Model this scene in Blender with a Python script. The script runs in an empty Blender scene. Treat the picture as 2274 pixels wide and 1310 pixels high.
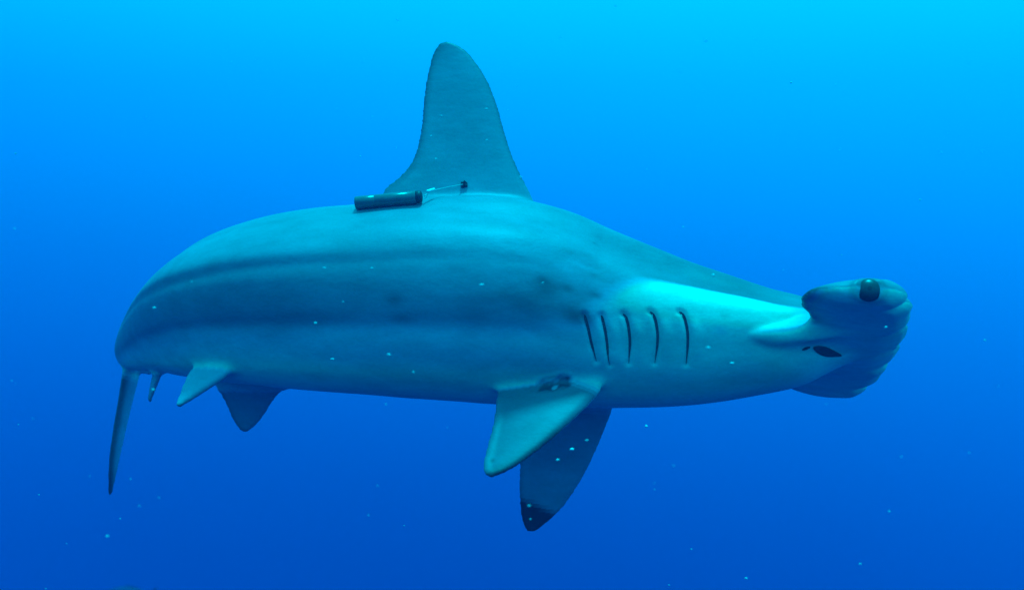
import bpy, bmesh, math, random
import numpy as np
from mathutils import Vector, Matrix
from mathutils.bvhtree import BVHTree

R = math.radians
scene = bpy.context.scene
col = scene.collection

# ------------------------------------------------------------------ camera
W, H, F_PX = 2274.0, 1310.0, 2554.0
cam_d = bpy.data.cameras.new('camera')
cam_d.sensor_width = 36.0
cam_d.lens = F_PX / W * 36.0
cam_d.dof.use_dof = True; cam_d.dof.focus_distance = 2.42; cam_d.dof.aperture_fstop = 3.2
cam_d.clip_start, cam_d.clip_end = 0.05, 500.0
cam = bpy.data.objects.new('camera', cam_d)
cam.rotation_euler = (R(90), 0, 0)
col.objects.link(cam)
scene.camera = cam

# ------------------------------------------------------------------ open water all round: brighter towards the surface and the sun
world = bpy.data.worlds.new('World'); scene.world = world
world.use_nodes = True
nt = world.node_tree
for n in list(nt.nodes): nt.nodes.remove(n)
o_ = nt.nodes.new('ShaderNodeOutputWorld')
bg = nt.nodes.new('ShaderNodeBackground'); bg.inputs['Strength'].default_value = 1.6
tc = nt.nodes.new('ShaderNodeTexCoord')
dot = nt.nodes.new('ShaderNodeVectorMath'); dot.operation = 'DOT_PRODUCT'
WATER_UP = Vector((0.10, 0.0, 1.0)).normalized()
dot.inputs[1].default_value = WATER_UP
mr = nt.nodes.new('ShaderNodeMapRange')
mr.inputs[1].default_value = -1.0; mr.inputs[2].default_value = 1.0
rp = nt.nodes.new('ShaderNodeValToRGB'); rp.color_ramp.interpolation = 'B_SPLINE'
STOPS = [(-1.0, (0, .006, .07)), (-.55, (0, .009, .09)), (-.32, (0, .014, .11)), (-.22, (0, .022, .14)), (-.11, (0, .060, .265)),
         (0.0, (0, .130, .42)), (.10, (0, .235, .60)), (.20, (0, .37, .80)), (.32, (0, .55, .96)), (.6, (0, .74, 1.0)), (1.0, (0, .88, 1.0))]
el = rp.color_ramp.elements
while len(el) < len(STOPS): el.new(0.5)
for e, (v, c) in zip(el, STOPS):
    e.position = (v + 1) / 2; e.color = (*c, 1)
nt.links.new(tc.outputs['Generated'], dot.inputs[0])
nt.links.new(dot.outputs['Value'], mr.inputs[0])
nt.links.new(mr.outputs[0], rp.inputs[0])
nt.links.new(rp.outputs[0], bg.inputs['Color'])
nt.links.new(bg.outputs[0], o_.inputs['Surface'])

# ------------------------------------------------------------------ the sun, filtered by the water above
sun_d = bpy.data.lights.new('sun', 'SUN')
sun_d.energy = 5.0; sun_d.angle = R(9); sun_d.color = (0.0, 0.80, 1.0)
sun = bpy.data.objects.new('sun', sun_d)
SUN_DIR = Vector((0.10, 0.04, 1.0)).normalized()      # towards the sun
sun.rotation_euler = SUN_DIR.to_track_quat('Z', 'Y').to_euler()
sun.location = (0, 3, 3)
col.objects.link(sun)

vs = scene.view_settings
vs.view_transform = 'Standard'; vs.look = 'None'; vs.gamma = 1.0; vs.exposure = 0.0
vs.use_curve_mapping = False
scene.cycles.use_denoising = True
scene.cycles.max_bounces = 6
scene.cycles.volume_bounces = 1
scene.cycles.use_fast_gi = False

# ------------------------------------------------------------------ helpers
def P(px, py, d):
    return np.array([(px - W / 2) / F_PX * d, d, -(py - H / 2) / F_PX * d])

def ray(px, py):
    return np.array([(px - W / 2) / F_PX, 1.0, -(py - H / 2) / F_PX])

def on_plane(px, py, p0, n):
    r = ray(px, py)
    return r * (np.dot(p0, n) / np.dot(r, n))

def nrm(v):
    v = np.asarray(v, float)
    return v / np.linalg.norm(v)

def sstep(x, a, b):
    t = np.clip((x - a) / (b - a), 0, 1); return t * t * (3 - 2 * t)

def interp_rows(rows, n):
    """Catmull-Rom through the rows, resampled evenly by arc length of the first three columns."""
    rows = np.asarray(rows, float)
    pts = np.vstack([2 * rows[0] - rows[1], rows, 2 * rows[-1] - rows[-2]])
    out = []
    for i in range(1, len(pts) - 2):
        p0, p1, p2, p3 = pts[i - 1:i + 3]
        for t in np.linspace(0, 1, 24, endpoint=False):
            out.append(.5 * ((2 * p1) + (-p0 + p2) * t + (2 * p0 - 5 * p1 + 4 * p2 - p3) * t * t + (-p0 + 3 * p1 - 3 * p2 + p3) * t ** 3))
    out.append(rows[-1])
    out = np.array(out)
    k = min(3, out.shape[1])
    s = np.concatenate([[0], np.cumsum(np.linalg.norm(np.diff(out[:, :k], axis=0), axis=1))])
    q = np.linspace(0, s[-1], n)
    return np.stack([np.interp(q, s, out[:, c]) for c in range(out.shape[1])], 1)

def mat(name, base, rough=.5, spec=.5, noise=0.0, nscale=20.0, bump=0.0, bscale=200.0, metal=0.0):
    m = bpy.data.materials.new(name); m.use_nodes = True
    t = m.node_tree; b = t.nodes['Principled BSDF']
    b.inputs['Roughness'].default_value = rough
    b.inputs['Specular IOR Level'].default_value = spec
    b.inputs['Metallic'].default_value = metal
    c = t.nodes.new('ShaderNodeTexCoord')
    nz = t.nodes.new('ShaderNodeTexNoise'); nz.inputs['Scale'].default_value = nscale; nz.inputs['Detail'].default_value = 5
    t.links.new(c.outputs['Object'], nz.inputs['Vector'])
    r = t.nodes.new('ShaderNodeMapRange')
    r.inputs[1].default_value = .3; r.inputs[2].default_value = .7
    r.inputs[3].default_value = 1 - noise; r.inputs[4].default_value = 1 + noise
    t.links.new(nz.outputs['Fac'], r.inputs[0])
    mx = t.nodes.new('ShaderNodeVectorMath'); mx.operation = 'SCALE'
    mx.inputs[0].default_value = base
    t.links.new(r.outputs[0], mx.inputs['Scale'])
    t.links.new(mx.outputs[0], b.inputs['Base Color'])
    if bump:
        n2 = t.nodes.new('ShaderNodeTexNoise'); n2.inputs['Scale'].default_value = bscale; n2.inputs['Detail'].default_value = 3
        t.links.new(c.outputs['Object'], n2.inputs['Vector'])
        bp = t.nodes.new('ShaderNodeBump'); bp.inputs['Strength'].default_value = bump; bp.inputs['Distance'].default_value = .002
        t.links.new(n2.outputs['Fac'], bp.inputs['Height']); t.links.new(bp.outputs[0], b.inputs['Normal'])
    return m

def link(name, verts, faces, m, parent=None, smooth=True):
    me = bpy.data.meshes.new(name)
    me.from_pydata([tuple(map(float, v)) for v in verts], [], faces)
    bm = bmesh.new(); bm.from_mesh(me)
    bmesh.ops.recalc_face_normals(bm, faces=bm.faces)
    bm.to_mesh(me); bm.free()
    if smooth:
        me.polygons.foreach_set('use_smooth', [True] * len(me.polygons))
    if m: me.materials.append(m)
    ob = bpy.data.objects.new(name, me); col.objects.link(ob)
    if parent:
        ob.parent = parent
        ob.matrix_parent_inverse = parent.matrix_world.inverted()
    return ob

def tag(o, label, cat=None, group=None, kind=None):
    if label: o['label'] = label
    if cat: o['category'] = cat
    if group: o['group'] = group
    if kind: o['kind'] = kind

def grid_faces(nr, nc, off=0, wrap=True):
    f = []
    for i in range(nr - 1):
        for j in range(nc if wrap else nc - 1):
            a, b = i * nc + j, i * nc + (j + 1) % nc
            f.append((off + a, off + b, off + b + nc, off + a + nc))
    return f

# ================================================================== THE SHARK
# spine: image x, y of the section's middle, its distance, half height (px), width/height, roll (deg, belly turned to the camera)
ST = [
 (1992, 764, 2.445,  10, 1.6, 21), (1965, 762, 2.450, 16, 1.6, 21), (1900, 758, 2.462, 40, 1.6, 21),
 (1840, 757, 2.472,  68, 1.3, 21), (1780, 757, 2.482, 98, 1.08, 20), (1700, 756, 2.497, 118, 1.00, 20), (1600, 749, 2.512, 144, .93, 19),
 (1500, 738, 2.527, 166, .90, 18), (1400, 721, 2.540, 187, .88, 17), (1300, 701, 2.548, 207, .87, 17),
 (1200, 678, 2.550, 225, .86, 17), (1100, 664, 2.550, 233, .86, 17), (1000, 660, 2.550, 230, .86, 17),
 (900, 660, 2.550, 224, .85, 17), (800, 662, 2.552, 214, .84, 17), (700, 663, 2.560, 206, .83, 17),
 (600, 668, 2.580, 193, .82, 18), (505, 679, 2.620, 172, .80, 19), (437, 696, 2.690, 145, .78, 20),
 (385, 717, 2.780, 115, .76, 21), (343, 741, 2.880,  86, .76, 22), (310, 762, 2.985, 62, .78, 23),
 (292, 776, 3.090,  44, .80, 24), (284, 783, 3.19, 26, .75, 24)]
rows = []
for px, py, d, hh, wr, roll in ST:
    h = hh * d / F_PX
    rows.append((*P(px, py, d), h, h * wr, roll, px))
SP = interp_rows(rows, 260)
SP[:, 3:5] = np.maximum(SP[:, 3:5], .004)
C = SP[:, :3]
FW = -np.gradient(C, axis=0); FW /= np.linalg.norm(FW, axis=1)[:, None]       # towards the snout
UP = np.stack([np.zeros(len(C)), np.sin(np.radians(SP[:, 5])), np.cos(np.radians(SP[:, 5]))], 1)
UP -= FW * np.sum(UP * FW, 1)[:, None]; UP /= np.linalg.norm(UP, axis=1)[:, None]
RT = np.cross(FW, UP)                                                         # the shark's right: towards the camera

def frame_at(px):
    i = int(np.argmin(np.abs(SP[:, 6] - px)))
    return C[i], FW[i], UP[i], RT[i], SP[i, 3], SP[i, 4]

parts_v, parts_f = [], []
def add_part(v, f):
    off = sum(len(x) for x in parts_v)
    parts_v.append(np.asarray(v, float)); parts_f.append([tuple(i + off for i in q) for q in f])

# ---- trunk
NA = 160
ang = np.linspace(0, 2 * np.pi, NA, endpoint=False)      # 0 = right flank, 90 = back, 270 = belly
def section(i):
    h, w, px = SP[i, 3], SP[i, 4], SP[i, 6]
    ca, sa = np.cos(ang), np.sin(ang)
    e = 2 / 2.12
    lat = np.sign(ca) * np.abs(ca) ** e
    ver = np.sign(sa) * np.abs(sa) ** e
    # the back narrows to a ridge, the belly is broader and flatter
    ridge = np.interp(px, [280, 600, 900, 1200, 1500, 1750, 1850], [.10, .14, .16, .20, .22, .08, 0])
    lat = lat * (1 - ridge * np.clip(ver, 0, 1) ** 1.5) * (1 + .05 * np.clip(-ver, 0, 1))
    # shallow long muscle folds along the flank
    deg = np.degrees(ang)
    deg = np.where(deg > 180, deg - 360, deg)
    amp = np.interp(px, [290, 420, 620, 1150, 1330, 1500], [.0, .006, .010, .015, .008, 0])
    ad = np.where(np.abs(deg) > 90, np.sign(deg) * 180 - deg, deg)
    fold = (-1.0 * np.exp(-((ad + 30) / 6.5) ** 2) + .8 * np.exp(-((ad + 43) / 9) ** 2)
            - .55 * np.exp(-((ad - 12) / 5) ** 2) + .35 * np.exp(-((ad - 22) / 7) ** 2) + .4 * np.exp(-((ad + 14) / 9) ** 2))
    fold = fold + np.interp(px, [700, 1000], [1, 0]) * (.55 * np.exp(-((ad - 12) / 5) ** 2) - .35 * np.exp(-((ad - 22) / 7) ** 2) - .4 * np.exp(-((ad + 14) / 9) ** 2))
    k = 1 + amp * fold
    # rear flank: a ridge high on the side, below it a flat wall leaning in, then the swell of the belly
    ec = float(np.interp(px, [300, 343, 385, 437, 500, 650, 850], [20, 16, 12, 9, 8, 9, 10]))
    ac = float(np.interp(px, [290, 340, 420, 640, 850, 1150, 1300], [.05, .115, .125, .110, .065, .035, 0]))
    g = np.interp(ad, [-90, -66, -44, -37, -30, ec - 6, ec - 1, ec + 3, ec + 9, ec + 34, 90], [0, -.25, -.95, -1, -.9, .80, 1.05, 1.05, .80, 0, 0])
    g = np.convolve(np.concatenate([g[-3:], g, g[:3]]), np.ones(3) / 3, 'same')[3:-3]
    k = k + ac * (g - .22 * np.exp(-((ad - ec + 5) / 3.5) ** 2))
    s2 = np.interp(px, [950, 1100, 1300, 1450, 1560], [0, .8, 1, .7, 0])
    k = k + s2 * (.022 * np.exp(-((ad - 57) / 10) ** 2) - .034 * np.exp(-((ad - 37) / 11) ** 2))
    # the shelf above the gills: a level shoulder, then a steep cheek
    sh = np.interp(px, [1280, 1400, 1520, 1680, 1760, 1830], [0, .7, 1, 1, .8, 0])
    k = k + sh * (.060 * np.exp(-((ad - 12) / 12) ** 2) - .060 * np.exp(-((ad - 40) / 13) ** 2) - .030 * np.exp(-((ad + 24) / 15) ** 2))
    return C[i] + RT[i] * (lat * w * k)[:, None] + UP[i] * (ver * h * k)[:, None]
v = np.vstack([section(i) for i in range(len(C))])
f = grid_faces(len(C), NA)
v = np.vstack([v, C[0] + FW[0] * .003, C[-1] - FW[-1] * .003])
n0 = len(C) * NA
for j in range(NA):
    f.append((n0, (j + 1) % NA, j)); f.append((n0 + 1, (len(C) - 1) * NA + j, (len(C) - 1) * NA + (j + 1) % NA))
add_part(v, f)

# ---- fins: leading and trailing edge curves, lens-shaped section
def fin_solid(lead, trail, nrml, thick, nt_=46, nc=22, bow=None, power=.8):
    L = interp_rows(lead, nt_); T = interp_rows(trail, nt_)
    N = np.asarray(nrml, float)
    vv = []
    for i in range(nt_):
        t = i / (nt_ - 1)
        th = thick[0] * (1 - t) ** power + thick[1]
        ch = np.linalg.norm(T[i] - L[i])
        th = min(th, .30 * ch + .006)
        b = 0 if bow is None else bow * t * t
        ring = []
        for s in (1, -1):
            us = np.linspace(0, 1, nc)
            us = us if s == 1 else us[::-1][1:-1]
            for u in us:
                prof = 2.6 * (math.sqrt(max(u, 0)) * (1 - u)) ** .85 * .72
                y = max(prof * th * .5, .0042 if 0 < u < 1 else .0)
                if u in (0, 1): y = 0
                ring.append(L[i] + (T[i] - L[i]) * u + N * (s * y + b))
        vv.append(ring)
    k = len(vv[0])
    V = np.array(vv).reshape(-1, 3)
    Fc = grid_faces(nt_, k)
    V = np.vstack([V, V[:k].mean(0), V[-k:].mean(0)])
    a, b2 = len(V) - 2, len(V) - 1
    for j in range(k):
        Fc.append((a, (j + 1) % k, j)); Fc.append((b2, (nt_ - 1) * k + j, (nt_ - 1) * k + (j + 1) % k))
    add_part(V, Fc)
    return L, T

FINS = {}
def px_fin(key, lead, trail, p0, n, thick, **kw):
    n = nrm(n)
    L3 = [on_plane(x, y, p0, n) for x, y in lead]; T3 = [on_plane(x, y, p0, n) for x, y in trail]
    L, T = fin_solid(L3, T3, n, thick, **kw)
    FINS[key] = dict(L=L, T=T, n=n, p0=np.asarray(p0))

# first dorsal fin, on the midline plane of the back
c, fw, up, rt, h, w = frame_at(1010)
px_fin('dorsal',
  [(1210, 520), (1203, 470), (1186, 436), (1160, 393), (1132, 327), (1106, 237), (1086, 185), (1061, 143), (1036, 114), (1012, 99), (992, 93)],
  [(830, 540), (836, 470), (846, 426), (884, 394), (910, 364), (925, 328), (935, 278), (940, 220), (948, 170), (961, 122), (976, 97)],
  c + up * h * .9, rt, (.040, .009), nc=26, nt_=60)

# pectoral fins
c, fw, up, rt, h, w = frame_at(1290)
span_n = nrm([-.06, -.76, -.65]); p0n = on_plane(1290, 842, c - np.array([0, .135, 0]), np.array([0, 1., 0]))
px_fin('pectoral_near',
  [(1352, 800), (1350, 838), (1332, 872), (1296, 912), (1256, 950), (1213, 987), (1168, 1021), (1128, 1045), (1092, 1059)],
  [(1215, 775), (1195, 806), (1098, 850), (1099, 880), (1097, 922), (1089, 960), (1079, 1000), (1072, 1035), (1078, 1054)],
  p0n, np.cross(nrm([1, 0, .10]), span_n), (.034, .008))
span_f = nrm([-.02, .26, -.97]); p0f = P(1300, 850, 2.62)
px_fin('pectoral_far',
  [(1385, 800), (1376, 860), (1362, 905), (1346, 948), (1320, 1010), (1290, 1068), (1256, 1119), (1221, 1154), (1190, 1178)],
  [(1235, 800), (1205, 850), (1180, 900), (1160, 950), (1154, 1010), (1152, 1070), (1154, 1120), (1160, 1158), (1172, 1180)],
  p0f, np.cross(nrm([1, .05, 0]), span_f), (.032, .008))

# pelvic fins
c, fw, up, rt, h, w = frame_at(500)
p0 = on_plane(500, 800, c - np.array([0, .115, 0]), np.array([0, 1., 0]))
px_fin('pelvic_near',
  [(600, 735), (570, 780), (520, 824), (472, 857), (432, 883), (399, 903)],
  [(500, 720), (466, 770), (432, 808), (415, 836), (402, 868), (391, 900)],
  p0, np.cross(nrm([.9, -.35, .06]), nrm([-.25, -.62, -.74])), (.034, .008))
p0 = P(560, 850, 2.67)
px_fin('pelvic_far',
  [(690, 835), (655, 859), (625, 870), (606, 892), (588, 920), (570, 942), (550, 958)],
  [(470, 815), (468, 846), (485, 869), (501, 896), (515, 928), (530, 950), (541, 959)],
  p0, np.cross(nrm([.95, -.15, 0]), nrm([-.05, .30, -.95])), (.020, .008))

# anal, second dorsal and tail fins: built in the tail's own planes
def tail_fin(key, px, pts_lead, pts_trail, thick, fwd=None, **kw):
    c, fw, up, rt, h, w = frame_at(px)
    if fwd is not None: fw = nrm(fwd - up * np.dot(fwd, up)); rt = np.cross(fw, up)
    q = lambda a, b, s=0: c - fw * a + up * b + rt * s
    L = [q(*p) for p in pts_lead]; T = [q(*p) for p in pts_trail]
    Lr, Tr = fin_solid(L, T, rt, thick, **kw)
    FINS[key] = dict(L=Lr, T=Tr, n=rt, p0=c)
tail_fin('anal', 378, [(-.045, -.04), (-.02, -.095), (.02, -.125), (.05, -.16), (.066, -.182)], [(.075, -.03), (.075, -.075), (.072, -.11), (.074, -.15), (.074, -.18)], (.018, .007))
tail_fin('second_dorsal', 345, [(-.03, .04), (-.01, .085), (.03, .12), (.06, .138)], [(.09, .03), (.12, .075), (.12, .105), (.078, .138)], (.018, .007))
tdir = nrm([-.10, -.99, .04])
tail_fin('lower_lobe', 300, [(-.03, .0, .012), (.0, -.06, .018), (.02, -.14, .026), (.036, -.22, .034), (.055, -.30, .040), (.085, -.385, .040)],
         [(.10, .0, .006), (.085, -.06, .012), (.085, -.14, .020), (.090, -.22, .028), (.098, -.30, .036), (.094, -.382, .040)], (.026, .008), fwd=tdir)
tail_fin('upper_lobe', 300, [(-.02, .02, 0), (.08, .06, .0), (.22, .11, -.01), (.38, .17, -.05), (.54, .225, -.12), (.68, .265, -.20), (.74, .28, -.24)],
         [(.03, -.06, 0), (.14, -.05, .0), (.26, .01, -.01), (.41, .085, -.05), (.55, .15, -.12), (.69, .20, -.20), (.755, .262, -.245)], (.034, .008), fwd=tdir)

# ---- the hammer: a flat, wide, scalloped plate across the snout
Hc = P(1900, 757, 2.462)
hf = nrm([math.cos(R(10)), -math.sin(R(10)), -.01])
hu = np.array([0, math.sin(R(21)), math.cos(R(21))]); hu = nrm(hu - hf * np.dot(hu, hf)); hr = np.cross(hf, hu)
def HP(f_, r_, u_): return Hc + hf * f_ + hr * r_ + hu * u_
NR, NCH = 131, 30
rr = np.linspace(-.352, .352, NR)
def lead_f(r):
    a = abs(r)
    x = .098 - .40 * a * a
    x -= .011 * math.exp(-(a / .020) ** 2) + .010 * math.exp(-((a - .125) / .018) ** 2) + .021 * math.exp(-((a - .272) / .013) ** 2) - .005 * math.exp(-((a - .235) / .022) ** 2)
    return x
def trail_f(r):
    a = abs(r)
    return float(np.interp(a, [0, .07, .11, .122, .130, .137, .150, .19, .23, .28, .32, .352], [-.30, -.29, -.26, -.215, -.16, -.118, -.106, -.114, -.130, -.134, -.124, -.105]))
hv = []
for r in rr:
    a = abs(r)
    k = 1.0 if a < .30 else math.sqrt(max(1 - ((a - .30) / .0525) ** 2, .0)) * .97 + .03
    lf, tf = lead_f(r), trail_f(r)
    mid = (.35 * lf + .65 * tf) if a > .3 else 0
    if k < 1:
        m0 = lf * .5 + tf * .5
        lf, tf = m0 + (lf - m0) * (k ** .75), m0 + (tf - m0) * (k ** .75)
    th = float(np.interp(a, [0, .1, .2, .28, .32, .352], [.075, .066, .052, .050, .054, .050])) * max(k, .08) ** .8
    bow = -.10 * a * a; dip = -.026 * float(np.interp(a, [0, .13, .145], [1, 1, 0]))
    ring = []
    for s in (1, -1):
        us = np.linspace(0, 1, NCH)
        us = us if s == 1 else us[::-1][1:-1]
        for u in us:
            # blunt front edge, thinner rear edge
            y = th * .5 * min(1, (u / .16) ** .5 if u < .16 else 1) * (1 - max(0, (u - .35) / .65) ** 2.2 * .82)
            if u in (0, 1): y = 0
            ring.append(HP(lf + (tf - lf) * u, r, s * y + bow + dip * min(1, max(0, (u - .45) / .3))))
    hv.append(ring)
kk = len(hv[0]); V = np.array(hv).reshape(-1, 3); Fc = grid_faces(NR, kk)
V = np.vstack([V, V[:kk].mean(0), V[-kk:].mean(0)])
for j in range(kk):
    Fc.append((len(V) - 2, (j + 1) % kk, j)); Fc.append((len(V) - 1, (NR - 1) * kk + j, (NR - 1) * kk + (j + 1) % kk))
add_part(V, Fc)

# ---- fuse everything into one continuous skin
me = bpy.data.meshes.new('raw')
me.from_pydata([tuple(x) for x in np.vstack(parts_v)], [], [q for p in parts_f for q in p])
# every part's faces must look outwards before the remesh
bm = bmesh.new(); bm.from_mesh(me); bmesh.ops.recalc_face_normals(bm, faces=bm.faces); bm.to_mesh(me); bm.free()
raw = bpy.data.objects.new('raw', me); col.objects.link(raw)
md = raw.modifiers.new('r', 'REMESH'); md.mode = 'VOXEL'; md.voxel_size = .0036; md.adaptivity = 0
dg = bpy.context.evaluated_depsgraph_get()
body_me = bpy.data.meshes.new_from_object(raw.evaluated_get(dg))
bpy.data.objects.remove(raw)
nv = len(body_me.vertices)
co = np.empty(nv * 3); body_me.vertices.foreach_get('co', co); co = co.reshape(-1, 3)
ed = np.empty(len(body_me.edges) * 2, int); body_me.edges.foreach_get('vertices', ed); ed = ed.reshape(-1, 2)
deg_ = np.bincount(ed.ravel(), minlength=nv).astype(float)
def lap(x):
    out = np.empty_like(x)
    for k in range(x.shape[1]):
        out[:, k] = np.bincount(ed[:, 0], x[ed[:, 1], k], nv) + np.bincount(ed[:, 1], x[ed[:, 0], k], nv)
    return out / deg_[:, None] - x
for _ in range(8):                       # even the voxel steps without shrinking
    co += .6 * lap(co); co -= .62 * lap(co)

# fin margins come out of the remesh slightly stepped: even them along the edge
we = np.zeros(nv)
for fn in FINS.values():
    for cv in (fn['L'], fn['T']):
        sel = np.where(np.all((co > cv.min(0) - .03) & (co < cv.max(0) + .03), 1))[0]
        dd = np.full(len(sel), 9.0)
        for p in cv: dd = np.minimum(dd, np.linalg.norm(co[sel] - p, axis=1))
        we[sel] = np.maximum(we[sel], 1 - sstep(dd, .012, .024))
for _ in range(45):
    co += (.62 * we)[:, None] * lap(co); co -= (.63 * we)[:, None] * lap(co)

# anatomical coordinates of every skin point
def nearest_spine(p):
    idx = np.empty(len(p), int)
    for a in range(0, len(p), 20000):
        q = p[a:a + 20000]
        d2 = ((q[:, None, :] - C[None, ::2, :]) ** 2).sum(2)
        idx[a:a + 20000] = np.argmin(d2, 1) * 2
    return idx
si = nearest_spine(co)
rel = co - C[si]
_arc = np.concatenate([[0], np.cumsum(np.linalg.norm(np.diff(C, axis=0), axis=1))])
_dpx = np.gradient(SP[:, 6]) / np.gradient(_arc)
lat = (rel * RT[si]).sum(1); ver = (rel * UP[si]).sum(1)
elev = np.degrees(np.arctan2(ver / SP[si, 3], np.abs(lat) / SP[si, 4]))
spx = SP[si, 6] - np.clip((rel * FW[si]).sum(1), -.02, .02) * _dpx[si]
rad = np.sqrt((lat / SP[si, 4]) ** 2 + (ver / SP[si, 3]) ** 2)      # >1.1 = on a fin

# blend fins and hammer into the trunk where they meet
wgt = np.exp(-((rad - 1.02) / .10) ** 2)
wgt *= np.where((spx > 1860), 0, 1)
zone = np.zeros(nv)
for k, fn in FINS.items():
    for root in (fn['L'][:int(len(fn['L']) * .35)], fn['T'][:int(len(fn['T']) * .35)]):
        pass
    a, b = fn['L'], fn['T']
    m = np.vstack([a[i] + (b[i] - a[i]) * t for i in range(0, int(len(a) * .42), 3) for t in (np.linspace(0, 1, 12)[:, None],)])
    sel = np.where(np.linalg.norm(co - m.mean(0), axis=1) < .45)[0]
    dm = np.full(len(sel), 9.0)
    for p in m: dm = np.minimum(dm, np.linalg.norm(co[sel] - p, axis=1))
    zone[sel] = np.maximum(zone[sel], np.clip(1.6 - dm / .03, 0, 1))
wgt *= zone
hz = co - Hc
hfz, hrz = hz @ hf, hz @ hr
wh = np.exp(-((np.abs(hrz) - .115) / .035) ** 2) * np.exp(-((hfz + .14) / .09) ** 2)
wgt = np.maximum(wgt, .12 * wh)
wv = sstep(hfz, -.22, -.12) * (1 - sstep(hfz, .02, .07)) * (1 - sstep(np.abs(hrz), .16, .22)) * sstep(-(hz @ hu), .012, .03)
wgt = np.maximum(wgt, .8 * wv * (np.linalg.norm(hz, axis=1) < .4))
for _ in range(70):
    co += (.55 * wgt)[:, None] * lap(co)
body_me.vertices.foreach_set('co', co.ravel()); body_me.update()

def bvh_now():
    polys = [tuple(p.vertices) for p in body_me.polygons]
    return BVHTree.FromPolygons([tuple(x) for x in co], polys)
tree = bvh_now()
def hit(px, py):
    loc, n, i, d = tree.ray_cast(Vector((0, 0, 0)), Vector(ray(px, py)).normalized())
    return (np.array(loc), np.array(n)) if loc is not None else (None, None)

def surf_curve(pts, n=22):
    q = interp_rows([(x, y) for x, y in pts], n)
    r = [hit(x, y) for x, y in q]
    r = [a for a in r if a[0] is not None]
    return np.array([a[0] for a in r]), np.array([a[1] for a in r])

def dist_to_curve(pts, near=.08):
    d = np.full(nv, 9.0); lo, hi = pts.min(0) - near, pts.max(0) + near
    sel = np.where(np.all((co > lo) & (co < hi), 1))[0]
    dd = np.full(len(sel), 9.0)
    for p in pts: dd = np.minimum(dd, np.linalg.norm(co[sel] - p, axis=1))
    d[sel] = dd
    return d

GILLS = [[(1298, 699), (1306, 728), (1313, 760), (1319, 782), (1324, 802)],
         [(1336, 700), (1343, 730), (1348, 762), (1350, 790), (1354, 810)],
         [(1384, 697), (1391, 705), (1397, 735), (1399, 765), (1396, 806)],
         [(1444, 692), (1453, 702), (1460, 735), (1460, 765), (1454, 806)],
         [(1509, 692), (1519, 702), (1527, 738), (1527, 770), (1524, 808)]]
gill3 = [surf_curve(g, 40) for g in GILLS]
MOUTH = [(1786, 775), (1803, 772), (1822, 778), (1842, 783), (1866, 787)]
mouth3 = surf_curve(MOUTH, 40)
nors = np.empty(nv * 3); body_me.vertices.foreach_get('normal', nors); nors = nors.reshape(-1, 3)
disp = np.zeros(nv)
for pts, _n in gill3:
    d = dist_to_curve(pts)
    disp -= .0045 * np.exp(-(d / .0060) ** 2)
    ctr = pts[len(pts) // 2]
    off = (co - ctr) @ frame_at(1420)[1]
    vo = (co - ctr) @ frame_at(1420)[2]
    disp += .0035 * np.exp(-((d - .018) / .012) ** 2) * sstep(off, -.004, .012) * np.exp(-(vo / .035) ** 4)          # the flap in front of each slit bulges
d = dist_to_curve(mouth3[0]); disp -= .0025 * np.exp(-(d / .012) ** 2)
# eye socket rim
eye_pos, eye_n = hit(1931, 641)
de = np.linalg.norm(co - eye_pos, axis=1)
disp += .0030 * np.exp(-((de - .027) / .007) ** 2) - .003 * np.exp(-(de / .018) ** 2)
# bite scar at the root of the pectoral fin
sc_pos, sc_n = hit(1229, 856)
ds = dist_to_curve(surf_curve([(1205, 860), (1228, 855), (1252, 848)], 14)[0])
disp += .002 * np.exp(-((ds - .020) / .006) ** 2) - .003 * np.exp(-(ds / .012) ** 2)
co += nors * disp[:, None]
body_me.vertices.foreach_set('co', co.ravel()); body_me.update()
tree = bvh_now()
body_me.vertices.foreach_get('normal', nors := np.empty(nv * 3)); nors = nors.reshape(-1, 3)

# ---- coat: dusky back, white underside, dark fin edges, marks, some painted light and shade
BX = [280, 420, 500, 700, 1000, 1200, 1270, 1330, 1390, 1450, 1520, 1650, 1780, 2000]
BE = [-40, -38, -37, -35, -31, -26, -18, -1, 11, 20, 25, 26, 26, 10]
BWd = [14, 14, 13, 11, 10, 10, 12, 12, 9, 5, 3.2, 3, 3, 5]
eb = np.interp(spx, BX, BE); ew = np.interp(spx, BX, BWd)
wav = 1.6 * np.sin(spx * .013) + 1.0 * np.sin(spx * .029 + 1.3)
dark = sstep(elev + wav * (ew / 10), eb - ew, eb + ew)
BACK = np.interp(spx, [1250, 1420, 1600], [.215, .165, .12])
BACK = BACK * (1 - .10 * sstep(-spx, -820, -520) * (1 - sstep(elev, 8, 24)))                 # a darker band along the rear flank
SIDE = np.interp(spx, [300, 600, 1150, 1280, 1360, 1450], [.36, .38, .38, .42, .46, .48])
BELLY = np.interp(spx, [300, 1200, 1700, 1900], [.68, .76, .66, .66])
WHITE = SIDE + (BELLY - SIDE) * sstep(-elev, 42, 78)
WHITE = WHITE + (.86 - WHITE) * sstep(elev, -9, 6) * sstep(spx, 1290, 1470)                  # pale band above the gills, brightening the sunlit patch by colour
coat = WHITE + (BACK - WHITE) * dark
# back lightens a little towards the flank
coat = np.where(rad < 1.12, coat, coat)
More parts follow.
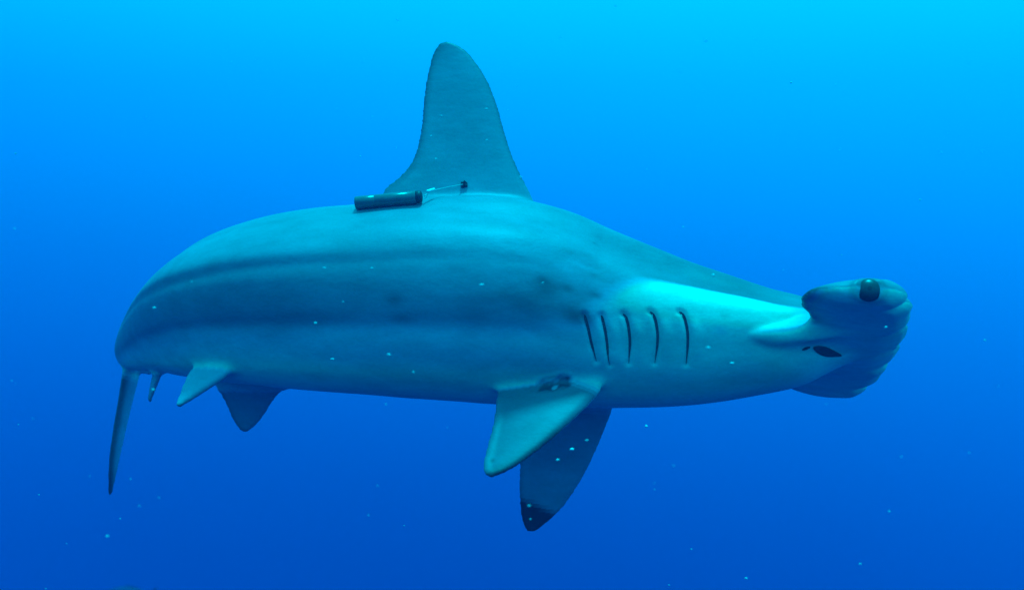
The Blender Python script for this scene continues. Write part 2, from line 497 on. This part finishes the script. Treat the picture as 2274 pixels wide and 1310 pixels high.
# hammer: white below, dusky above, dark rim at the rear edge
onh = sstep(hfz, -.24, -.04)
onh = np.maximum(onh, sstep(np.abs(hrz), .112, .150) * sstep(hfz, -.24, -.19) * (np.abs(hrz) < .4))
nu = nors @ hu
hcoat = .80 + (.20 - .80) * sstep(nu, -.25, .12)
rear = np.exp(-((hfz - np.array([trail_f(r) for r in np.clip(hrz, -.352, .352)])) / .022) ** 2) * sstep(np.abs(hrz), .14, .18)
hcoat *= 1 - .85 * rear
inhead = (np.abs(hfz) < .22) & (np.abs(hrz) < .40) & (np.linalg.norm(hz, axis=1) < .42)
coat = np.where(inhead, coat * (1 - onh) + hcoat * onh, coat)

def fin_mask(key, d_max=.03, skip=.15):
    """weight on the fin plate, distance to its edge, height along it"""
    fn = FINS[key]; L, T = fn['L'], fn['T']; n = len(L)
    i0 = int(n * skip)
    mid = (L + T) / 2
    lo = np.minimum(L.min(0), T.min(0)) - .03; hi = np.maximum(L.max(0), T.max(0)) + .03
    sel = np.where(np.all((co > lo) & (co < hi), 1))[0]
    q = co[sel]
    best = np.full(len(sel), 9.0); tt = np.zeros(len(sel)); uu = np.zeros(len(sel))
    for i in range(n):
        ax = T[i] - L[i]; ln = max(ax @ ax, 1e-9)
        u = np.clip(((q - L[i]) @ ax) / ln, 0, 1)
        dd = np.linalg.norm(q - (L[i] + u[:, None] * ax), axis=1)
        b = dd < best
        best[b] = dd[b]; tt[b] = i / (n - 1); uu[b] = u[b]
    w_ = np.zeros(nv); t_ = np.zeros(nv); dl = np.full(nv, 9.0); dt = np.full(nv, 9.0); u_ = np.zeros(nv)
    w_[sel] = sstep(tt, skip, skip + .10) * (best < d_max)
    t_[sel] = tt; u_[sel] = uu
    a = np.full(len(sel), 9.0); b2 = np.full(len(sel), 9.0)
    for p in L: a = np.minimum(a, np.linalg.norm(q - p, axis=1))
    for p in T: b2 = np.minimum(b2, np.linalg.norm(q - p, axis=1))
    dl[sel] = a; dt[sel] = b2
    return w_, t_, u_, dl, dt
onfin = np.zeros(nv)
def paint(mask, val):
    global coat
    mask = mask * sstep(rad, 1.0, 1.09)
    coat = coat * (1 - mask) + val * mask
# dorsal
w_, t_, u_, dl, dt = fin_mask('dorsal', skip=.18)
val = .215 - .02 * t_
val = val * (1 - .60 * np.exp(-(dl / .010) ** 2)) * (1 - .65 * np.exp(-(dt / .012) ** 2))
paint(w_, val)
# near pectoral: dusky pale upper side
w_, t_, u_, dl, dt = fin_mask('pectoral_near', skip=.20)
up_side = sstep((nors @ np.array([0, -.6, .8])), -.15, .25)
val = .135 * up_side + .55 * (1 - up_side)
val = val * (1 - .85 * np.exp(-(dl / .016) ** 2) * sstep(t_, .35, .65)) * (1 + .25 * np.exp(-(dt / .012) ** 2))  # leading edge darkened to stand for the underside's shadow
paint(w_, val)
w_, t_, u_, dl, dt = fin_mask('pectoral_far', skip=.20)
vis = sstep((nors @ np.array([0, -1., 0])), -.1, .3)
tip = sstep(t_ + .07 * u_, .83, .89)
val = (.23 * vis + .20 * (1 - vis)) * (1 - tip) + .018 * tip
val = val * (1 - .5 * np.exp(-(dl / .006) ** 2)) * (1 - .4 * np.exp(-(dt / .007) ** 2))
paint(w_, val)
w_, t_, u_, dl, dt = fin_mask('pelvic_near', skip=.25)
paint(w_, .30 * (1 - .45 * np.exp(-(dl / .008) ** 2) * t_))
w_, t_, u_, dl, dt = fin_mask('pelvic_far', skip=.30)
paint(w_, .22 * (1 - .6 * np.exp(-(dt / .010) ** 2)))
for k in ('anal', 'second_dorsal', 'upper_lobe'):
    w_, t_, u_, dl, dt = fin_mask(k, skip=.3)
    paint(w_, .22 * (1 - .5 * np.exp(-(dt / .010) ** 2)))
w_, t_, u_, dl, dt = fin_mask('lower_lobe', skip=.15)
paint(w_, .30 * (1 - .85 * np.exp(-(dl / .014) ** 2)) * (1 - .6 * sstep(t_, .75, .95)))
# skin marks seen on this animal: (px, py, rx, ry, strength)
for x, y, rx, ry, s in [(1285, 702, 46, 20, .72), (1262, 640, 16, 10, .4), (1215, 640, 34, 26, .42), (1205, 622, 16, 10, .45), (1165, 668, 60, 20, .32),
                        (875, 665, 22, 14, .42), (893, 708, 30, 14, .3), (1322, 655, 16, 7, .45), (1320, 612, 12, 6, .3), (1265, 560, 26, 8, .2),
                        (1300, 565, 22, 9, .18), (1320, 540, 8, 3, .3), (1290, 590, 30, 6, -.25), (1250, 592, 26, 10, -.18), (1330, 632, 20, 12, -.2),
                        (1610, 700, 14, 8, .18), (1600, 735, 14, 10, .15), (1820, 735, 34, 14, .12), (1700, 835, 60, 18, .08), (1480, 850, 80, 24, .07),
                        (1850, 830, 40, 12, .12), (950, 842, 60, 14, .08), (760, 800, 60, 20, .06), (640, 610, 60, 12, .1), (520, 620, 80, 25, .12)]:
    p, n = hit(x, y)
    if p is None: continue
    k = p[1] / F_PX
    t1 = nrm(frame_at(x)[1]); t2 = np.cross(n, t1)
    q = co - p
    g = np.exp(-((q @ t1) / (rx * k)) ** 2 - ((q @ t2) / (ry * k)) ** 2 - ((q @ n) / .08) ** 2)
    coat *= 1 - s * g
# scar
qs = co - sc_pos
wob = .004 * np.sin(qs @ np.array([150., 60, 110])) + .003 * np.sin(qs @ np.array([-260., 60, 300]) + 1.)
coat *= 1 - .70 * (1 - sstep(ds + wob * .8, .006, .017))
inner = (1 - sstep(np.linalg.norm(qs - np.array([.004, 0, .001]), axis=1) + wob, .004, .010))
coat = coat * (1 - inner) + .34 * inner
p, n = hit(1262, 839); coat *= 1 - .8 * np.exp(-(np.linalg.norm(co - p, axis=1) / .006) ** 2)
p, n = hit(1093, 1022); coat *= 1 - .6 * np.exp(-(np.linalg.norm(co - p, axis=1) / .005) ** 2)
# skin darkened round the eye, socket shade painted in
coat *= 1 - .50 * np.exp(-(de / .034) ** 4)
coat = np.clip(coat, .015, .8)
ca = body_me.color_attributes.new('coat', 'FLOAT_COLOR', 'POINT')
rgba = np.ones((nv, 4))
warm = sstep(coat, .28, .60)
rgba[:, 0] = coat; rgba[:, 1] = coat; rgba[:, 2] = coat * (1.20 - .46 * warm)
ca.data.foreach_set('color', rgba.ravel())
body_me.polygons.foreach_set('use_smooth', [True] * len(body_me.polygons))

skin = bpy.data.materials.new('shark_skin'); skin.use_nodes = True
t = skin.node_tree; b = t.nodes['Principled BSDF']
b.inputs['Roughness'].default_value = .48; b.inputs['Specular IOR Level'].default_value = .35
at = t.nodes.new('ShaderNodeAttribute'); at.attribute_name = 'coat'
tcn = t.nodes.new('ShaderNodeTexCoord')
def noise(scale, detail, stretch=(1, 1, 1)):
    mp = t.nodes.new('ShaderNodeMapping'); mp.inputs['Scale'].default_value = stretch
    nz = t.nodes.new('ShaderNodeTexNoise'); nz.inputs['Scale'].default_value = scale; nz.inputs['Detail'].default_value = detail
    nz.inputs['Roughness'].default_value = .6
    t.links.new(tcn.outputs['Object'], mp.inputs[0]); t.links.new(mp.outputs[0], nz.inputs['Vector'])
    return nz.outputs['Fac']
def rng(sock, lo, hi, a=.3, c=.7):
    r = t.nodes.new('ShaderNodeMapRange'); r.inputs[1].default_value = a; r.inputs[2].default_value = c
    r.inputs[3].default_value = lo; r.inputs[4].default_value = hi
    t.links.new(sock, r.inputs[0]); return r.outputs[0]
def mul(a, b_):
    m = t.nodes.new('ShaderNodeMath'); m.operation = 'MULTIPLY'; t.links.new(a, m.inputs[0]); t.links.new(b_, m.inputs[1]); return m.outputs[0]
k = mul(mul(rng(noise(7, 4, (.6, 1, 1.3)), .86, 1.12), rng(noise(28, 4, (.5, 1, 1.2)), .89, 1.10)), rng(noise(150, 3), .95, 1.05))
sc = t.nodes.new('ShaderNodeVectorMath'); sc.operation = 'SCALE'
t.links.new(at.outputs['Color'], sc.inputs[0]); t.links.new(k, sc.inputs['Scale']); t.links.new(sc.outputs[0], b.inputs['Base Color'])
bp = t.nodes.new('ShaderNodeBump'); bp.inputs['Strength'].default_value = .25; bp.inputs['Distance'].default_value = .003
t.links.new(noise(60, 5, (.5, 1, 1)), bp.inputs['Height']); t.links.new(bp.outputs[0], b.inputs['Normal'])
body_me.materials.clear(); body_me.materials.append(skin)

shark = bpy.data.objects.new('hammerhead_shark', None); shark.empty_display_size = .1
shark.location = tuple(frame_at(1000)[0] - np.array([0, 0, .25]))
col.objects.link(shark)
tag(shark, 'large grey hammerhead shark with white underside swimming in open blue water', 'shark')
bpy.context.view_layer.update()
body = bpy.data.objects.new('body', body_me); col.objects.link(body)
body.parent = shark; body.matrix_parent_inverse = shark.matrix_world.inverted()

# ---- gill slits and mouth: dark openings lying in the skin's grooves
dark_m = mat('gill_dark', (.045, .046, .048), rough=.7, spec=.2, noise=.2, nscale=90)
def strip(name, pts, nn, width, lift, taper=.6, m=dark_m):
    V, Fc = [], []
    n = len(pts)
    for _ in range(4):
        pts = pts.copy(); nn = nn.copy()
        pts[1:-1] = (pts[:-2] + 2 * pts[1:-1] + pts[2:]) / 4; nn[1:-1] = (nn[:-2] + 2 * nn[1:-1] + nn[2:]) / 4
    for i in range(n):
        tg = nrm(pts[min(i + 1, n - 1)] - pts[max(i - 1, 0)])
        nn[i] = nrm(nn[i]); sd = nrm(np.cross(nn[i], tg))
        u = i / (n - 1)
        wd = width(u) if callable(width) else width * max(math.sin(math.pi * min(max(u, .02), .98)) ** taper, .05)
        for k_ in (-1, -.5, 0, .5, 1):
            V.append(pts[i] + sd * wd * .5 * k_ + nn[i] * (lift - .0012 * (1 - k_ * k_)))
        for k_ in (1, 0, -1):
            V.append(pts[i] + sd * wd * .5 * k_ - nn[i] * .006)
    Fc = grid_faces(n, 8)
    Fc.append(tuple(range(8))[::-1]); Fc.append(tuple((n - 1) * 8 + j for j in range(8)))
    return link(name, V, Fc, m, shark)
for g in GILLS:
    pts, nn = surf_curve(g, 26)
    strip('gill_slit', pts, nn, lambda u: .0060 * (1 - .25 * u) * min(1, u / .10 + .35, (1 - u) / .35 + .06), .0016)
pts, nn = surf_curve([(1806, 771), (1822, 776), (1843, 783), (1868, 788)], 26)
strip('mouth', pts, nn, lambda u: .002 + .018 * max(math.sin(math.pi * min(max(u, 0), 1) ** .75), 0), .0036)
pts, nn = surf_curve([(1781, 777), (1790, 773), (1799, 770)], 12)
strip('labial_fold', pts, nn, .006, .0015)

# ---- eyes
eye_m = mat('eye_dark', (.010, .012, .016), rough=.32, spec=.4)
iris_m = mat('eye_rim', (.022, .024, .026), rough=.35, spec=.5, noise=.3, nscale=120)
def uv_sphere(c_, r_, nrm_, squash=.7, nu_=28, nv_=16):
    z = nrm(nrm_); x = nrm(np.cross(z, [0, 0, 1])); y = np.cross(z, x)
    V = [c_ + z * r_ * squash]
    for i in range(1, nv_):
        th = math.pi * i / nv_
        for j in range(nu_):
            ph = 2 * math.pi * j / nu_
            V.append(c_ + (x * math.cos(ph) + y * math.sin(ph)) * r_ * math.sin(th) + z * r_ * squash * math.cos(th))
    V.append(c_ - z * r_ * squash)
    Fc = [(0, 1 + j, 1 + (j + 1) % nu_) for j in range(nu_)]
    for i in range(nv_ - 2):
        Fc += [(1 + i * nu_ + j, 1 + i * nu_ + (j + 1) % nu_, 1 + (i + 1) * nu_ + (j + 1) % nu_, 1 + (i + 1) * nu_ + j)[::-1] for j in range(nu_)]
    e0 = len(V) - 1; b0 = 1 + (nv_ - 2) * nu_
    Fc += [(e0, b0 + (j + 1) % nu_, b0 + j) for j in range(nu_)]
    return V, Fc
def eye_at(pos, n_):
    V, Fc = uv_sphere(pos - n_ * .0095, .0225, n_, .55)
    e_ = link('eye', V, Fc, iris_m, shark)
    V, Fc = uv_sphere(pos - n_ * .0085, .0175, n_, .66)
    link('pupil', V, Fc, eye_m, e_)
eye_at(eye_pos, eye_n)
fp = HP(-.012, -.43, -.002); loc, n_, i_, d_ = tree.ray_cast(Vector(fp), Vector(hr))
if loc: eye_at(np.array(loc), np.array(n_))

# ================================================================== the tracking tag trailing from the fin
tag_o = bpy.data.objects.new('tracking_tag', None); tag_o.empty_display_size = .05
body_m = mat('tag_plastic', (.10, .105, .11), rough=.28, spec=.6, noise=.15, nscale=60, bump=.05)
cap_m = mat('tag_cap', (.03, .032, .035), rough=.5, spec=.4, noise=.15, nscale=60)
wire_m = mat('tether_line', (.42, .42, .42), rough=.3, spec=.6, noise=.1, nscale=200)
sleeve_m = mat('crimp_sleeve', (.85, .85, .82), rough=.25, spec=.7, noise=.05, nscale=200)
a0, n_a = hit(800, 463); a1, n_b = hit(925, 452)
R_T = .0142
A = on_plane(789, 451, a0 + np.array([0, -R_T * .55, 0]), np.array([0, 1., 0]))
B = on_plane(934, 437, a1 + np.array([0, -R_T * .55, 0]), np.array([0, 1., 0]))
tag_o.location = tuple((A + B) / 2); col.objects.link(tag_o)
tag(tag_o, 'slim dark cylindrical tracking tag trailing on a thin line from the dorsal fin', 'tracking tag')
bpy.context.view_layer.update()
def lathe(name, p, q, prof, m, parent, n=28):
    z = nrm(q - p); ln = np.linalg.norm(q - p); x = nrm(np.cross(z, [0, 0, 1.])); y = np.cross(z, x)
    V = []
    for u, r_ in prof:
        for j in range(n):
            a = 2 * math.pi * j / n
            V.append(p + z * ln * u + (x * math.cos(a) + y * math.sin(a)) * r_)
    Fc = grid_faces(len(prof), n)
    Fc.append(tuple(range(n))[::-1]); Fc.append(tuple((len(prof) - 1) * n + j for j in range(n)))
    return link(name, V, Fc, m, parent)
lathe('housing', A, B, [(0, R_T * .78), (.004, R_T * .93), (.012, R_T), (.30, R_T), (.303, R_T * .97), (.308, R_T * .97), (.311, R_T), (.93, R_T), (.933, R_T * .94)], body_m, tag_o)
zt = nrm(B - A)
lathe('end_cap', A + (B - A) * .934, B + zt * .004, [(0, R_T * .96), (.6, R_T * .96), (.85, R_T * .86), (.97, R_T * .55), (1, R_T * .2)], cap_m, tag_o)
def tube(name, pts, r_, m, parent, n=8):
    pts = interp_rows(pts, 24); V = []
    for i in range(len(pts)):
        z = nrm(pts[min(i + 1, len(pts) - 1)] - pts[max(i - 1, 0)]); x = nrm(np.cross(z, [0, 0.3, 1.])); y = np.cross(z, x)
        for j in range(n):
            a = 2 * math.pi * j / n; V.append(pts[i] + (x * math.cos(a) + y * math.sin(a)) * r_)
    Fc = grid_faces(len(pts), n); Fc.append(tuple(range(n))[::-1]); Fc.append(tuple((len(pts) - 1) * n + j for j in range(n)))
    return link(name, V, Fc, m, parent)
an, nn_ = hit(1030, 410)
s0 = B + zt * .012
dpt = lambda x, y, k_: on_plane(x, y, s0 + (an - s0) * k_ + np.array([0, -.006, 0]), np.array([0, 1., 0]))
tube('tether', [s0 - zt * .004, dpt(955, 426, .2), dpt(985, 418, .5), dpt(1010, 413, .8), an + nn_ * .002], .0011, wire_m, tag_o)
q1, q2 = dpt(948, 425, .12), dpt(965, 420, .3)
lathe('crimp_sleeve', q1, q2, [(0, .0022), (.08, .003), (.92, .003), (1, .0022)], sleeve_m, tag_o, 12)
tube('bridle', [A + (B - A) * .93 - np.array([0, R_T * .7, R_T * .5]), dpt(945, 440, .1), dpt(950, 428, .16)], .0008, wire_m, tag_o)
V, Fc = uv_sphere(an + nn_ * .002, .0085, nn_, .6, 16, 10)
V = [np.array(v_) + .002 * np.array([math.sin(v_[0] * 900), math.sin(v_[2] * 800), math.cos(v_[0] * 700)]) for v_ in V]
link('anchor', V, Fc, cap_m, tag_o)

# ================================================================== a dark fish far below, only its back in view
fish_m = mat('far_fish_skin', (.014, .015, .017), rough=.6, noise=.3, nscale=12)
def far_fish(px, py, d, L_):
    root = bpy.data.objects.new('distant_fish', None); root.location = tuple(P(px, py, d)); col.objects.link(root)
    tag(root, 'faint dark fish deep in the blue water below the shark', 'fish')
    bpy.context.view_layer.update()
    c0 = P(px, py, d)
    prof = [(-.5, .004, .004), (-.47, .03, .02), (-.38, .07, .045), (-.2, .115, .07), (0, .12, .075), (.2, .085, .05), (.35, .04, .022), (.44, .022, .012), (.5, .02, .006)]
    prof = interp_rows([(p[0], p[1], p[2]) for p in prof], 30)
    V = []
    for x, h_, w_ in prof:
        for j in range(18):
            a = 2 * math.pi * j / 18; V.append(c0 + L_ * np.array([x, math.cos(a) * w_, math.sin(a) * h_ - .04 * x]))
    Fc = grid_faces(len(prof), 18); Fc.append(tuple(range(18))[::-1]); Fc.append(tuple((len(prof) - 1) * 18 + j for j in range(18)))
    link('body', V, Fc, fish_m, root)
    def plate(name, pts):
        V = [c0 + L_ * np.array([x, s * .006, z - .04 * x]) for s in (-1, 1) for x, z in pts]; n = len(pts)
        Fc = [tuple(range(n)), tuple(range(2 * n - 1, n - 1, -1))] + [(i, (i + 1) % n, n + (i + 1) % n, n + i) for i in range(n)]
        link(name, V, Fc, fish_m, root, smooth=False)
    plate('tail_fin', [(.46, .02), (.54, .10), (.64, .15), (.59, .02), (.63, -.12), (.53, -.09), (.46, -.02)])
    plate('dorsal_fin', [(-.18, .10), (-.05, .165), (.12, .15), (.28, .07), (.15, .08), (0, .10)])
far_fish(288, 1315, 11.0, .42)

# ================================================================== specks drifting in the water
snow_m = mat('speck', (.68, .68, .66), rough=.6, noise=.2, nscale=300)
rnd = random.Random(7)
V, Fc = [], []
def speck(px, py, d, r_px):
    c_ = P(px, py, d); r_ = r_px * d / F_PX
    o0 = len(V); t_ = (1 + 5 ** .5) / 2
    ico = [(-1, t_, 0), (1, t_, 0), (-1, -t_, 0), (1, -t_, 0), (0, -1, t_), (0, 1, t_), (0, -1, -t_), (0, 1, -t_), (t_, 0, -1), (t_, 0, 1), (-t_, 0, -1), (-t_, 0, 1)]
    st = (rnd.uniform(.9, 1.7), rnd.uniform(.7, 1.1), rnd.uniform(.6, 1.0))
    for q in ico:
        k_ = r_ / 1.9 * rnd.uniform(.7, 1.25)
        V.append(c_ + np.array(q) * k_ * np.array(st))
    for a_ in [(0,11,5),(0,5,1),(0,1,7),(0,7,10),(0,10,11),(1,5,9),(5,11,4),(11,10,2),(10,7,6),(7,1,8),(3,9,4),(3,4,2),(3,2,6),(3,6,8),(3,8,9),(4,9,5),(2,4,11),(6,2,10),(8,6,7),(9,8,1)]:
        Fc.append(tuple(o0 + i for i in a_))
for x, y, r_ in [(979, 258, 4), (1080, 242, 3), (968, 353, 3), (957, 302, 2.5), (1081, 312, 2.5), (1155, 394, 3.5), (720, 595, 3.5), (826, 596, 4), (762, 670, 3),
                 (701, 717, 3.5), (738, 797, 3.5), (863, 787, 4.5), (918, 826, 2.5), (1070, 632, 4), (1205, 628, 3), (1584, 611, 4), (1573, 772, 4.5), (1625, 806, 4),
                 (1967, 726, 3), (1270, 997, 4.5), (1238, 1021, 4.5), (1303, 977, 3), (1175, 1122, 3.5), (1178, 1152, 2.5), (1435, 946, 4), (1568, 91, 3.5), (1757, 184, 3),
                 (2090, 340, 3), (238, 1190, 3), (290, 1063, 2), (267, 1151, 2), (148, 1206, 1.6), (342, 684, 5), (340, 865, 3.5), (1975, 1135, 2.5), (1910, 1251, 3), (1657, 1283, 3), (2188, 755, 3), (1517, 504, 2.5), (425, 625, 2.5)]:
    speck(x, y, rnd.uniform(1.6, 2.05), r_ * .85)
for i in range(60):
    speck(rnd.uniform(0, W), rnd.uniform(0, H), rnd.uniform(2.4, 6.0), rnd.uniform(.9, 1.9))
sn = link('drifting_specks', V, Fc, snow_m)
tag(sn, 'tiny pale specks of plankton drifting through the water', kind='stuff')

# ================================================================== the hazy water itself
hx = (-9.0, 9.0, -1.5, 16.0, -5.0, 3.0)
V = [(x, y, z) for x in hx[:2] for y in hx[2:4] for z in hx[4:]]
hz_o = link('haze', V, [(0, 1, 3, 2), (4, 6, 7, 5), (0, 4, 5, 1), (2, 3, 7, 6), (0, 2, 6, 4), (1, 5, 7, 3)], None, smooth=False)
hm = bpy.data.materials.new('sea_haze'); hm.use_nodes = True
t = hm.node_tree
for n in list(t.nodes): t.nodes.remove(n)
mo = t.nodes.new('ShaderNodeOutputMaterial'); pv = t.nodes.new('ShaderNodeVolumePrincipled')
pv.inputs['Color'].default_value = (.02, .25, .95, 1); pv.inputs['Density'].default_value = .028; pv.inputs['Anisotropy'].default_value = .2
t.links.new(pv.outputs[0], mo.inputs['Volume'])
hz_o.data.materials.append(hm)
tag(hz_o, 'clear blue sea water fading far things to blue', kind='stuff')
